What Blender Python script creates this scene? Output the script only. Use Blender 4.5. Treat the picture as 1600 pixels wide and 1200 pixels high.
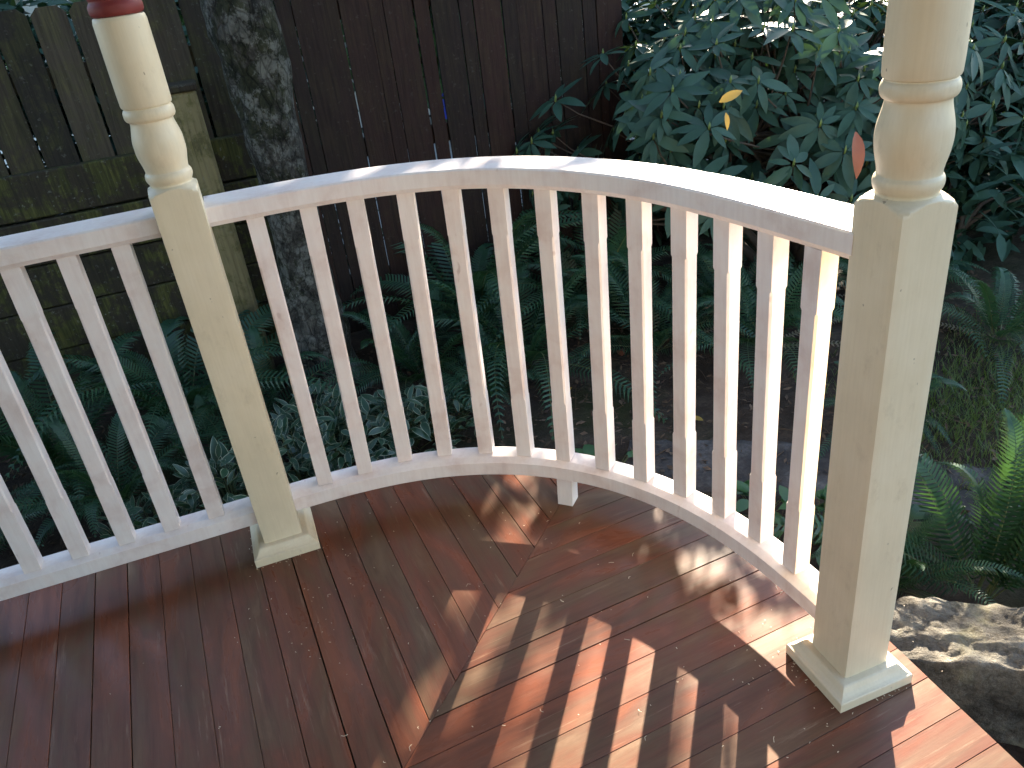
import bpy, bmesh, math, random
import numpy as np
from mathutils import Vector, Matrix, Euler, noise

# ------------------------------------------------------------------ clear
for o in list(bpy.data.objects):
    bpy.data.objects.remove(o)
scene = bpy.context.scene
COL = scene.collection
rnd = random.Random(7)

# ------------------------------------------------------------------ camera
cam_d = bpy.data.cameras.new('camera')
cam = bpy.data.objects.new('camera', cam_d)
COL.objects.link(cam)
RT = Vector((0.93205, -0.34471, -0.11163))
UP = Vector((0.26171, 0.42740, 0.86537))
FW = Vector((0.25059, 0.83577, -0.48857))
m = Matrix((RT, UP, -FW)).transposed().to_4x4()
m.translation = Vector((0, 0, 1.5171))
cam.matrix_world = m
cam_d.sensor_fit = 'HORIZONTAL'
cam_d.sensor_width = 36.0
cam_d.lens = 36.0 * 1282.8 / 1600.0
cam_d.clip_start = 0.02
cam_d.clip_end = 300
scene.camera = cam

# ------------------------------------------------------------------ sky, sun, exposure
SUN_AZ = math.radians(36.1)      # clockwise from +Y
SUN_EL = math.radians(20.3)
w = bpy.data.worlds.new('World')
scene.world = w
w.use_nodes = True
nt = w.node_tree
nt.nodes.clear()
sky = nt.nodes.new('ShaderNodeTexSky')
sky.sky_type = 'NISHITA'
sky.sun_disc = False
sky.sun_elevation = SUN_EL
sky.sun_rotation = SUN_AZ
sky.air_density = 1.0
sky.dust_density = 1.0
sky.ozone_density = 1.2
bg = nt.nodes.new('ShaderNodeBackground')
bg.inputs['Strength'].default_value = 0.088
wo = nt.nodes.new('ShaderNodeOutputWorld')
nt.links.new(sky.outputs[0], bg.inputs[0])
nt.links.new(bg.outputs[0], wo.inputs[0])

sun_d = bpy.data.lights.new('sun', 'SUN')
sun_d.energy = 5.0
sun_d.angle = math.radians(0.55)
sun_d.color = (1.0, 0.87, 0.70)
sun = bpy.data.objects.new('sun', sun_d)
COL.objects.link(sun)
SUN_TO = Vector((math.sin(SUN_AZ) * math.cos(SUN_EL), math.cos(SUN_AZ) * math.cos(SUN_EL), math.sin(SUN_EL)))
sun.rotation_euler = (-SUN_TO).to_track_quat('-Z', 'Y').to_euler()
sun.location = SUN_TO * 20

scene.view_settings.view_transform = 'Standard'
scene.view_settings.look = 'None'
scene.view_settings.exposure = 3.06
scene.view_settings.gamma = 1.0
scene.view_settings.use_curve_mapping = False
scene.render.engine = 'CYCLES'
scene.cycles.max_bounces = 10
scene.cycles.diffuse_bounces = 6
scene.cycles.glossy_bounces = 3
scene.cycles.transmission_bounces = 3
scene.cycles.sample_clamp_indirect = 6

# ------------------------------------------------------------------ helpers
def mesh_obj(name, verts, faces, mat=None, parent=None, smooth=False, mats=None, fmat=None):
    me = bpy.data.meshes.new(name)
    me.from_pydata([tuple(v) for v in verts], [], faces)
    me.update()
    if mats:
        for mm in mats:
            me.materials.append(mm)
        if fmat is not None:
            me.polygons.foreach_set('material_index', fmat)
    elif mat:
        me.materials.append(mat)
    if smooth:
        me.polygons.foreach_set('use_smooth', [True] * len(me.polygons))
    o = bpy.data.objects.new(name, me)
    COL.objects.link(o)
    if parent:
        o.parent = parent
    if smooth == 'angle':
        me.set_sharp_from_angle(angle=math.radians(32))
    return o

def link_copy(name, me, parent=None, mw=None):
    o = bpy.data.objects.new(name, me)
    COL.objects.link(o)
    if parent:
        o.parent = parent
    if mw is not None:
        o.matrix_local = mw
    return o

def thing(name, label, cat, loc=(0, 0, 0), group=None, rz=0.0):
    o = bpy.data.objects.new(name, None)
    o.empty_display_size = 0.1
    COL.objects.link(o)
    o.location = loc
    o.rotation_euler = (0, 0, rz)
    o['label'] = label
    o['category'] = cat
    if group:
        o['group'] = group
    return o

def tag(o, label=None, cat=None, group=None, kind=None):
    if label: o['label'] = label
    if cat: o['category'] = cat
    if group: o['group'] = group
    if kind: o['kind'] = kind
    return o

def box_vf(x0, x1, y0, y1, z0, z1, bev=0.0):
    bm = bmesh.new()
    bmesh.ops.create_cube(bm, size=1.0)
    for v in bm.verts:
        v.co = Vector((x0 + (v.co.x + .5) * (x1 - x0), y0 + (v.co.y + .5) * (y1 - y0), z0 + (v.co.z + .5) * (z1 - z0)))
    if bev:
        bmesh.ops.bevel(bm, geom=list(bm.edges), offset=bev, segments=1, affect='EDGES')
    bm.verts.index_update()
    V = [v.co.copy() for v in bm.verts]
    F = [[v.index for v in f.verts] for f in bm.faces]
    bm.free()
    return V, F

def box(name, x0, x1, y0, y1, z0, z1, mat, parent=None, bev=0.0):
    V, F = box_vf(x0, x1, y0, y1, z0, z1, bev)
    return mesh_obj(name, V, F, mat, parent)

def tube_vf(pts, radii, seg=8, cap=True):
    pts = [Vector(p) for p in pts]
    V, F = [], []
    n = len(pts)
    for i, p in enumerate(pts):
        t = (pts[min(i + 1, n - 1)] - pts[max(i - 1, 0)]).normalized()
        a = t.orthogonal().normalized() if i == 0 else (prev_a - t * prev_a.dot(t)).normalized()
        prev_a = a
        b = t.cross(a)
        for k in range(seg):
            th = 2 * math.pi * k / seg
            V.append(p + (a * math.cos(th) + b * math.sin(th)) * radii[i])
    for i in range(n - 1):
        for k in range(seg):
            F.append([i * seg + k, i * seg + (k + 1) % seg, (i + 1) * seg + (k + 1) % seg, (i + 1) * seg + k])
    if cap:
        F.append(list(range(seg))[::-1])
        F.append([(n - 1) * seg + k for k in range(seg)])
    return V, F

class Acc:
    """collects geometry for one mesh"""
    def __init__(s):
        s.V, s.F, s.M = [], [], []
    def add(s, V, F, mi=0):
        k = len(s.V)
        s.V.extend(V)
        s.F.extend([[i + k for i in f] for f in F])
        s.M.extend([mi] * len(F))
    def build(s, name, mats, parent=None, smooth=False):
        if not isinstance(mats, (list, tuple)):
            mats = [mats]
        return mesh_obj(name, s.V, s.F, None, parent, smooth, mats, s.M)

# ------------------------------------------------------------------ materials
class NT:
    def __init__(s, name):
        s.m = bpy.data.materials.new(name)
        s.m.use_nodes = True
        s.t = s.m.node_tree
        s.t.nodes.clear()
        s.out = s.n('ShaderNodeOutputMaterial')
    def n(s, typ, **kw):
        nd = s.t.nodes.new(typ)
        for k, v in kw.items():
            setattr(nd, k, v)
        return nd
    def l(s, a, b):
        s.t.links.new(a, b)
    def coord(s, which='Object', scale=(1, 1, 1), loc=None):
        tc = s.n('ShaderNodeTexCoord')
        mp = s.n('ShaderNodeMapping')
        mp.inputs['Scale'].default_value = scale
        s.l(tc.outputs[which], mp.inputs['Vector'])
        if loc is not None:
            s.l(loc, mp.inputs['Location'])
        return mp.outputs[0]
    def noise(s, vec, scale=5, detail=4, rough=.55, dist=0):
        nd = s.n('ShaderNodeTexNoise')
        nd.inputs['Scale'].default_value = scale
        nd.inputs['Detail'].default_value = detail
        nd.inputs['Roughness'].default_value = rough
        nd.inputs['Distortion'].default_value = dist
        s.l(vec, nd.inputs['Vector'])
        return nd.outputs[0]
    def ramp(s, fac, stops, interp='LINEAR'):
        nd = s.n('ShaderNodeValToRGB')
        cr = nd.color_ramp
        cr.interpolation = interp
        while len(cr.elements) < len(stops):
            cr.elements.new(0.5)
        for e, (p, c) in zip(cr.elements, stops):
            e.position = p
            e.color = (*c, 1) if len(c) == 3 else c
        s.l(fac, nd.inputs[0])
        return nd.outputs[0]
    def mix(s, fac, a, b, mode='MIX'):
        nd = s.n('ShaderNodeMix', data_type='RGBA', blend_type=mode)
        for i, v in ((0, fac), (6, a), (7, b)):
            if hasattr(v, 'is_output'):
                s.l(v, nd.inputs[i])
            elif i == 0:
                nd.inputs[0].default_value = v
            else:
                nd.inputs[i].default_value = (*v, 1)
        return nd.outputs[2]
    def math(s, op, a, b=0.0):
        nd = s.n('ShaderNodeMath', operation=op)
        for i, v in ((0, a), (1, b)):
            if hasattr(v, 'is_output'):
                s.l(v, nd.inputs[i])
            else:
                nd.inputs[i].default_value = v
        return nd.outputs[0]
    def bsdf(s, col, rough=.6, bump=None, bstr=.2, bdist=.01, spec=.5, **kw):
        b = s.n('ShaderNodeBsdfPrincipled')
        if hasattr(col, 'is_output'):
            s.l(col, b.inputs['Base Color'])
        else:
            b.inputs['Base Color'].default_value = (*col, 1)
        if hasattr(rough, 'is_output'):
            s.l(rough, b.inputs['Roughness'])
        else:
            b.inputs['Roughness'].default_value = rough
        b.inputs['Specular IOR Level'].default_value = spec
        for k, v in kw.items():
            b.inputs[k.replace('_', ' ')].default_value = v
        if bump is not None:
            bp = s.n('ShaderNodeBump')
            bp.inputs['Strength'].default_value = bstr
            bp.inputs['Distance'].default_value = bdist
            s.l(bump, bp.inputs['Height'])
            s.l(bp.outputs[0], b.inputs['Normal'])
        return b
    def done(s, b):
        s.l(b.outputs[0], s.out.inputs[0])
        return s.m
    def rand(s):
        return s.n('ShaderNodeObjectInfo').outputs['Random']
    def randvec(s):
        r = s.rand()
        c = s.n('ShaderNodeCombineXYZ')
        for i, k in enumerate((37.0, 91.0, 53.0)):
            s.l(s.math('MULTIPLY', r, k), c.inputs[i])
        return c.outputs[0]

def mat_deck():
    t = NT('deck_wood')
    loc = t.randvec()
    v = t.coord('Object', (1.0, 13, 13), loc)
    v2 = t.coord('Object', (1, 3.5, 3), loc)
    v3 = t.coord('Object', (3, 120, 60), loc)
    big = t.noise(v2, 2.6, 5, .6, .6)
    grain = t.noise(v, 3.2, 6, .62, .5)
    fine = t.noise(v3, 4, 3, .6)
    base = t.ramp(t.rand(), [(0, (.17, .075, .044)), (.3, (.235, .083, .046)), (.5, (.135, .076, .046)), (.7, (.215, .080, .046)), (.85, (.125, .080, .050)), (1, (.165, .070, .043))])
    worn = t.ramp(big, [(.36, (.28, .086, .044)), (.48, (.165, .062, .038)), (.60, (.15, .092, .052)), (.72, (.25, .165, .10))])
    c = t.mix(.6, base, worn)
    g = t.ramp(grain, [(.28, (.66, .62, .62)), (.5, (1, 1, 1)), (.75, (1.16, 1.15, 1.12))])
    c = t.mix(.8, c, g, 'MULTIPLY')
    gf = t.ramp(fine, [(.3, (.90, .89, .89)), (.6, (1.03, 1.03, 1.03))])
    c = t.mix(.6, c, gf, 'MULTIPLY')
    # rubbed pale scuffs
    sc = t.noise(t.coord('Object', (1.3, 20, 8), loc), 3, 6, .72)
    sm = t.ramp(sc, [(.60, (0, 0, 0)), (.72, (.55, .55, .55))])
    c = t.mix(sm, c, (.36, .24, .16))
    rough = t.ramp(big, [(.3, (.22, .22, .22)), (.7, (.42, .42, .42))])
    hgt = t.math('ADD', t.math('MULTIPLY', grain, .7), t.math('MULTIPLY', fine, .5))
    c = t.mix(1.0, c, (.88, .87, .85), 'MULTIPLY')
    b = t.bsdf(c, rough, hgt, .12, .003, .2)
    b.inputs['Coat Weight'].default_value = .07
    b.inputs['Coat Roughness'].default_value = .16
    return t.done(b)

def mat_white():
    t = NT('white_primer_paint')
    loc = t.randvec()
    st = t.noise(t.coord('Object', (6, 6, 6), loc), 1.6, 5, .6, .3)
    gr = t.noise(t.coord('Object', (30, 30, 3), loc), 3, 4, .6)
    c = t.ramp(st, [(.30, (.70, .585, .54)), (.46, (.80, .715, .675)), (.60, (.82, .76, .725))])
    c = t.mix(.5, c, t.ramp(gr, [(.3, (.88, .85, .84)), (.6, (1, 1, 1))]), 'MULTIPLY')
    kn = t.noise(t.coord('Object', (14, 14, 7), loc), 2.2, 2, .5)
    c = t.mix(t.ramp(kn, [(.73, (0, 0, 0)), (.78, (.7, .7, .7))]), c, (.52, .40, .36))
    b = t.bsdf(c, .42, gr, .12, .003, .45)
    return t.done(b)

def mat_cream():
    t = NT('cream_paint')
    v = t.coord('Object')
    n1 = t.noise(t.coord('Object', (3, 3, 2)), 2, 6, .65)
    c = t.ramp(n1, [(.3, (.65, .56, .395)), (.5, (.70, .605, .43)), (.7, (.74, .65, .48))])
    # faint brush marks and handling grime
    br = t.noise(t.coord('Object', (60, 60, 2.2)), 3, 4, .6)
    c = t.mix(.5, c, t.ramp(br, [(.3, (.93, .92, .90)), (.6, (1.02, 1.02, 1.02))]), 'MULTIPLY')
    gr = t.noise(t.coord('Object', (5, 5, 3.2)), 3, 8, .75)
    c = t.mix(t.ramp(gr, [(.56, (0, 0, 0)), (.74, (.38, .38, .38))]), c, (.40, .31, .20))
    # small chips and specks
    sp = t.noise(t.coord('Object', (1, 1, .6)), 60, 2, .5)
    c = t.mix(t.ramp(sp, [(.745, (0, 0, 0)), (.77, (.75, .75, .75))]), c, (.24, .19, .13))
    ch = t.noise(t.coord('Object', (1, 1, .35)), 24, 5, .7)
    c = t.mix(t.ramp(ch, [(.735, (0, 0, 0)), (.75, (.7, .7, .7))]), c, (.33, .26, .18))
    rg = t.ramp(gr, [(.3, (.34, .34, .34)), (.7, (.52, .52, .52))])
    b = t.bsdf(c, rg, t.math('ADD', br, t.math('MULTIPLY', n1, .5)), .10, .003, .45)
    return t.done(b)

def mat_paint(name, col, rough=.5):
    t = NT(name)
    n1 = t.noise(t.coord('Object'), 9, 4, .6)
    c = t.mix(t.ramp(n1, [(.3, (0, 0, 0)), (.7, (1, 1, 1))]), tuple(.82 * x for x in col), tuple(min(1, 1.1 * x) for x in col))
    return t.done(t.bsdf(c, rough, n1, .1, .003))

def mat_fence(name, cols, moss):
    t = NT(name)
    loc = t.randvec()
    gr = t.noise(t.coord('Object', (26, 26, 1.6), loc), 2.5, 6, .62, .6)
    big = t.noise(t.coord('Object', (3, 3, 2.4), loc), 2.6, 10, .74, .3)
    base = t.ramp(t.rand(), [(0, cols[0]), (.5, cols[1]), (1, cols[2])])
    c = t.mix(.85, base, t.ramp(gr, [(.25, (.45, .43, .42)), (.5, (1, 1, 1)), (.75, (1.35, 1.33, 1.28))]), 'MULTIPLY')
    mm = t.ramp(big, [(.47, (0, 0, 0)), (.56, (1, 1, 1))])
    c = t.mix(t.math('MULTIPLY', mm, moss), c, t.ramp(gr, [(.3, (.022, .026, .008)), (.5, (.060, .062, .016)), (.7, (.13, .125, .030))]))
    li = t.noise(t.coord('Object', (9, 9, 9), loc), 5, 6, .7)
    c = t.mix(t.ramp(li, [(.60, (0, 0, 0)), (.68, (.5 * moss + .08,) * 3)]), c, (.23, .235, .19))
    return t.done(t.bsdf(c, .85, gr, .5, .006, .25))

def mat_bark():
    t = NT('mossy_bark')
    v = t.coord('Object', (1, 1, .7))
    a = t.noise(v, 16, 10, .78, .4)
    b_ = t.noise(t.coord('Object', (1, 1, .8)), 4.5, 8, .72)
    lich = t.noise(t.coord('Object', (1, 1, .85)), 9, 12, .80, .12)
    c = t.ramp(a, [(.38, (.014, .012, .010)), (.48, (.040, .036, .029)), (.58, (.085, .078, .066)), (.68, (.13, .122, .105))])
    mo = t.ramp(b_, [(.49, (0, 0, 0)), (.54, (.9, .9, .9))])
    c = t.mix(mo, c, t.ramp(a, [(.4, (.010, .011, .005)), (.62, (.040, .042, .020))]))
    lm = t.ramp(lich, [(.505, (0, 0, 0)), (.54, (.85, .85, .85))])
    c = t.mix(lm, c, t.ramp(a, [(.4, (.075, .073, .062)), (.6, (.18, .176, .152))]))
    vo = t.n('ShaderNodeTexVoronoi', feature='DISTANCE_TO_EDGE')
    vo.inputs['Scale'].default_value = 26
    t.l(t.coord('Object', (1, 1, .45)), vo.inputs['Vector'])
    cr = t.ramp(vo.outputs[0], [(0, (.35, .35, .35)), (.09, (1, 1, 1))])
    c = t.mix(.7, c, cr, 'MULTIPLY')
    h = t.math('ADD', t.math('MULTIPLY', a, .8), t.math('MULTIPLY', cr, .35))
    return t.done(t.bsdf(c, .9, h, .9, .02, .2))

def mat_leaf(name, cols, rough=.35, trans=.25, tcol=None, spec=.5, bump=0.0):
    """thin leaf: glossy upper skin with some light through"""
    t = NT(name)
    g = t.n('ShaderNodeNewGeometry')
    r = t.math('FRACT', t.math('ADD', t.math('MULTIPLY', g.outputs['Random Per Island'], .9), t.math('MULTIPLY', t.rand(), 3.7)))
    c = t.ramp(r, [(i / max(1, len(cols) - 1), q) for i, q in enumerate(cols)])
    nz = t.noise(t.coord('Object'), 22, 3, .6)
    c = t.mix(.5, c, t.ramp(nz, [(.3, (.72, .75, .72)), (.65, (1.15, 1.12, 1.1))]), 'MULTIPLY')
    b = t.bsdf(c, rough, nz if bump else None, bump, .003, spec)
    tr = t.n('ShaderNodeBsdfTranslucent')
    if tcol is None:
        tcol = tuple(min(1, 2.2 * x) for x in cols[0])
    tr.inputs[0].default_value = (*tcol, 1)
    mx = t.n('ShaderNodeMixShader')
    mx.inputs[0].default_value = trans
    t.l(b.outputs[0], mx.inputs[1])
    t.l(tr.outputs[0], mx.inputs[2])
    t.l(mx.outputs[0], t.out.inputs[0])
    return t.m

def mat_soil():
    t = NT('soil_with_litter')
    v = t.coord('Object')
    a = t.noise(v, 5, 8, .7)
    b_ = t.noise(v, 1.1, 4, .6)
    fine = t.noise(v, 55, 5, .7)
    c = t.ramp(a, [(.3, (.022, .016, .012)), (.5, (.048, .036, .027)), (.68, (.090, .070, .052))])
    c = t.mix(t.ramp(b_, [(.52, (0, 0, 0)), (.66, (.7, .7, .7))]), c, (.028, .040, .012))
    c = t.mix(.6, c, t.ramp(fine, [(.3, (.55, .53, .5)), (.65, (1.25, 1.2, 1.15))]), 'MULTIPLY')
    return t.done(t.bsdf(c, .95, t.math('ADD', a, t.math('MULTIPLY', fine, .4)), .8, .03, .15))

def mat_rock():
    t = NT('granite_boulder')
    v = t.coord('Object')
    a = t.noise(v, 6, 9, .7)
    f = t.noise(v, 42, 6, .75)
    li = t.noise(v, 3.1, 6, .7)
    c = t.ramp(a, [(.36, (.075, .066, .052)), (.48, (.20, .18, .145)), (.62, (.36, .335, .275))])
    c = t.mix(t.ramp(li, [(.50, (0, 0, 0)), (.62, (.6, .6, .6))]), c, (.30, .27, .13))
    c = t.mix(.8, c, t.ramp(f, [(.35, (.45, .44, .42)), (.5, (1, 1, 1)), (.65, (1.3, 1.28, 1.24))]), 'MULTIPLY')
    return t.done(t.bsdf(c, .88, t.math('ADD', a, t.math('MULTIPLY', f, .6)), 1.0, .06, .25))

def mat_path():
    t = NT('weathered_concrete')
    v = t.coord('Object')
    a = t.noise(v, 5, 8, .7)
    f = t.noise(v, 70, 4, .7)
    c = t.ramp(a, [(.3, (.030, .026, .023)), (.5, (.060, .054, .050)), (.66, (.12, .112, .105))])
    c = t.mix(.7, c, t.ramp(f, [(.3, (.6, .6, .6)), (.65, (1.2, 1.2, 1.2))]), 'MULTIPLY')
    return t.done(t.bsdf(c, .9, t.math('ADD', a, t.math('MULTIPLY', f, .5)), .6, .01, .2))

M_DECK = mat_deck()
M_WHITE = mat_white()
M_CREAM = mat_cream()
M_RED = mat_paint('barn_red_paint', (.21, .028, .026), .62)
M_FENCE_L = mat_fence('weathered_grey_fence_wood', [(.030, .023, .016), (.072, .057, .039), (.020, .017, .013)], .30)  # moss tint also stands in for warm bounced sunlight on this fence
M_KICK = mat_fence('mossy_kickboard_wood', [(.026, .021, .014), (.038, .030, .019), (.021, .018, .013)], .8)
M_MOSSY_SUNTINT = mat_fence('mossy_post_suntint', [(.22, .18, .09), (.23, .19, .095), (.21, .175, .085)], .6)  # moss is real; pale yellow base stands in for bounced sunlight
M_FENCE_R = mat_fence('red_brown_fence_wood', [(.030, .0135, .010), (.022, .0135, .0105), (.033, .0155, .0115)], .06)
M_BARK = mat_bark()
M_FERN = mat_leaf('sword_fern_green', [(.017, .052, .028), (.023, .068, .032), (.031, .079, .035)], .46, .15, (.07, .16, .025), .38)
M_FERN_PALE = mat_leaf('dry_frond', [(.20, .17, .12), (.26, .23, .17)], .7, .2, (.3, .25, .15), .3)
M_RHODO = mat_leaf('rhododendron_green', [(.021, .054, .036), (.029, .069, .046), (.037, .082, .052), (.024, .060, .042)], .48, .08, (.07, .14, .03), .26, .15)
M_RHODO_TIP = mat_leaf('rhododendron_bud', [(.17, .22, .06), (.13, .19, .05)], .45, .2)
M_YELLOW = mat_leaf('yellow_leaf', [(.30, .17, .02), (.27, .19, .035)], .5, .12, (.4, .25, .03))
M_ORANGE = mat_leaf('orange_red_leaf', [(.19, .055, .016), (.15, .038, .013)], .5, .08, (.2, .06, .015))
M_VGREEN = mat_leaf('variegated_green', [(.020, .056, .030), (.028, .070, .034), (.024, .062, .038)], .38, .15, (.08, .18, .04))
M_VCREAM = mat_leaf('variegated_cream_edge', [(.29, .32, .20), (.36, .38, .25)], .42, .15, (.5, .5, .3))
M_BROAD = mat_leaf('broad_green', [(.035, .095, .030), (.045, .115, .040)], .4, .25, (.12, .28, .04))
M_CROWN = mat_leaf('tree_foliage', [(.030, .060, .020), (.045, .085, .026)], .5, .25, (.12, .22, .03))
M_GRASS = mat_leaf('grass_green', [(.06, .10, .02), (.09, .13, .025), (.05, .09, .02)], .5, .3, (.2, .3, .03))
M_LITTER = mat_leaf('dead_leaf_litter', [(.060, .038, .022), (.10, .065, .038), (.15, .10, .065), (.045, .03, .02), (.085, .05, .028)], .75, .1, (.1, .06, .03), .3)
M_STEM = mat_paint('brown_stem', (.075, .052, .035), .8)
M_GSTEM = mat_paint('green_stem', (.10, .12, .04), .6)
M_SOIL = mat_soil()
M_ROCK = mat_rock()
M_PATH = mat_path()
M_SHAVE = mat_paint('pale_wood_shaving', (.72, .60, .42), .7)
M_CEIL = mat_paint('porch_ceiling_paint', (.24, .22, .19), .6)
M_SIDING = mat_paint('cream_siding', (.19, .16, .12), .6)
M_NWALL = mat_paint('neighbour_white_wall', (.80, .79, .77), .7)
M_SHINGLE = mat_paint('grey_shingle', (.10, .10, .10), .9)
M_BLUE = mat_paint('blue_plastic', (.02, .05, .50), .4)
M_BLACK = mat_paint('black_rubber', (.02, .02, .02), .6)
M_GLASS = mat_paint('dark_window_glass', (.03, .04, .05), .1)

# ------------------------------------------------------------------ ground and path
GZ = -0.40
def ground_h(x, y):
    h = .035 * math.sin(1.7 * x + .6) * math.sin(1.3 * y + 1.1) + .018 * math.sin(5.1 * x + 2 * y) * math.sin(4.3 * y - x)
    return GZ + h
def nonuni(c, n):
    u = np.linspace(-1, 1, n)
    return c + 4.2 * u + 56 * np.sign(u) * np.abs(u) ** 7
gx, gy = nonuni(1.0, 120), nonuni(2.6, 120)
V = [(x, y, ground_h(x, y) + rnd.uniform(-.008, .008)) for y in gy for x in gx]
F = [[j * 120 + i, j * 120 + i + 1, (j + 1) * 120 + i + 1, (j + 1) * 120 + i] for j in range(119) for i in range(119)]
tag(mesh_obj('ground', V, F, M_SOIL, None, True), kind='structure')

def path_mesh():
    cen = [Vector((1.17, 2.46)), Vector((1.36, 2.33)), Vector((1.68, 2.08)), Vector((2.02, 1.78)), Vector((2.22, 1.60))]
    A = Acc()
    V, F = [], []
    n = 0
    N = 12
    rows = []
    for i in range(len(cen) - 1):
        for k in range(8):
            rows.append(cen[i].lerp(cen[i + 1], k / 8))
    for i, p in enumerate(rows):
        d = (rows[min(i + 1, len(rows) - 1)] - rows[max(i - 1, 0)]).normalized()
        nr = Vector((-d.y, d.x))
        wl = .17 + rnd.uniform(-.02, .02)
        for k in range(N):
            u = -1 + 2 * k / (N - 1)
            q = p + nr * u * wl
            edge = .05 if k in (0, N - 1) else 0
            V.append((q.x, q.y, ground_h(q.x, q.y) + .016 - edge * .8 + rnd.uniform(-.005, .005)))
    for i in range(len(rows) - 1):
        for k in range(N - 1):
            F.append([i * N + k, i * N + k + 1, (i + 1) * N + k + 1, (i + 1) * N + k])
    return mesh_obj('garden_path', V, F, M_PATH, None, True)
tag(path_mesh(), kind='structure')
tag(box('driveway', -12, 14, 5.0, 9.4, GZ + .05, GZ + .09, mat_paint('pale_concrete_drive', (.45, .44, .42), .9)), kind='structure')

# ------------------------------------------------------------------ deck
def clip(poly, n, c):
    """keep n.p <= c"""
    out = []
    for i in range(len(poly)):
        a, b = poly[i], poly[(i + 1) % len(poly)]
        da, db = n.dot(a) - c, n.dot(b) - c
        if da <= 0: out.append(a)
        if (da < 0 < db) or (db < 0 < da):
            out.append(a + (b - a) * (da / (da - db)))
    return out
deck = bpy.data.objects.new('porch_deck', None)
COL.objects.link(deck)
deck['kind'] = 'structure'
DX, DY, DR = 1.118, 2.235, 1.10
planes = [(Vector((1, 0)), DX), (Vector((0, 1)), DY), (Vector((-1, 0)), 4.6), (Vector((0, -1)), 5.6)]
for k in range(1, 14):
    a = math.pi / 2 * k / 14
    n = Vector((math.cos(a), math.sin(a)))
    planes.append((n, n.dot(Vector((DX - DR, DY - DR))) + DR))
MA = math.radians(45.8)
MP = Vector((.235, 1.408))
MN = Vector((-math.sin(MA), math.cos(MA)))        # normal to the mitre, towards the left-hand boards
TH = .028
def deck_board(p0, ang, wdt, side):
    """long board strip starting at p0 along angle, clipped"""
    d = Vector((math.cos(ang), math.sin(ang)))
    nr = Vector((-d.y, d.x))
    g = .0005 + (rnd.random() ** 5) * .0020
    a = p0 + nr * g
    b = p0 + nr * (wdt - g)
    poly = [a - d * 9, a + d * 9, b + d * 9, b - d * 9]
    poly = clip(poly, MN * side, MN.dot(MP) * side - .0005)
    for n, c in planes:
        if len(poly) < 3: return
        poly = clip(poly, n, c)
    if len(poly) < 3: return
    ar = abs(sum(poly[i].x * poly[(i + 1) % len(poly)].y - poly[(i + 1) % len(poly)].x * poly[i].y for i in range(len(poly)))) / 2
    if ar < 1e-4: return
    cen = sum(poly, Vector((0, 0))) / len(poly)
    loc = [Vector(((q - cen).dot(d), (q - cen).dot(nr))) for q in poly]
    n = len(loc)
    dz = rnd.uniform(-.0004, .0004)
    c0 = sum(loc, Vector((0, 0))) / n
    ins = []
    for q in loc:
        v = (c0 - q)
        ins.append(q + Vector((max(-.0008, min(.0008, v.x)), max(-.0008, min(.0008, v.y)))))
    Vv = [(q.x, q.y, -TH) for q in loc] + [(q.x, q.y, -.0008) for q in loc] + [(q.x, q.y, 0) for q in ins]
    Ff = [list(range(n))[::-1], [2 * n + i for i in range(n)]]
    for r in (0, 1):
        for i in range(n):
            Ff.append([r * n + i, r * n + (i + 1) % n, (r + 1) * n + (i + 1) % n, (r + 1) * n + i])
    o = mesh_obj('deck_board', Vv, Ff, M_DECK, deck)
    o.location = (cen.x, cen.y, dz)
    o.rotation_euler = (0, 0, ang)
BW = .0892
AL, AR = math.radians(93.4), math.radians(4.6)
for k in range(-12, 52):
    pL = Vector((-.178, 1.271)) - Vector((math.cos(AL - math.pi / 2), math.sin(AL - math.pi / 2))) * (BW * k)
    deck_board(pL, AL, BW, -1)
for k in range(-76, 16):
    pR = Vector((.188, 1.097)) + Vector((-math.sin(AR), math.cos(AR))) * (BW * k)
    deck_board(pR, AR, BW, 1)
# framing under the boards and skirt round the edge
def deck_outline(inset):
    pts = [(-4.6, DY - inset)]
    for k in range(0, 21):
        a = math.pi / 2 * (1 - k / 20)
        pts.append((DX - DR + (DR - inset) * math.cos(a), DY - DR + (DR - inset) * math.sin(a)))
    pts.append((DX - inset, -5.6))
    return pts
o1, o2 = deck_outline(.02), deck_outline(.045)
V, F = [], []
for (a, b) in zip(o1, o2):
    V += [(a[0], a[1], -TH - .002), (a[0], a[1], GZ - .1), (b[0], b[1], GZ - .1), (b[0], b[1], -TH - .002)]
for i in range(len(o1) - 1):
    for k in range(4):
        F.append([i * 4 + k, i * 4 + (k + 1) % 4, (i + 1) * 4 + (k + 1) % 4, (i + 1) * 4 + k])
mesh_obj('deck_skirt', V, F, M_STEM, deck)
SUB = Acc()
for y in np.arange(-5.5, 2.1, .5):
    SUB.add(*box_vf(-4.5, .9, y, y + .04, -.17, -TH - .003))
SUB.build('deck_joist', M_STEM, deck)
box('subfloor', -4.5, .75, -5.5, 1.9, -.19, -.175, M_BLACK, deck)

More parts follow.
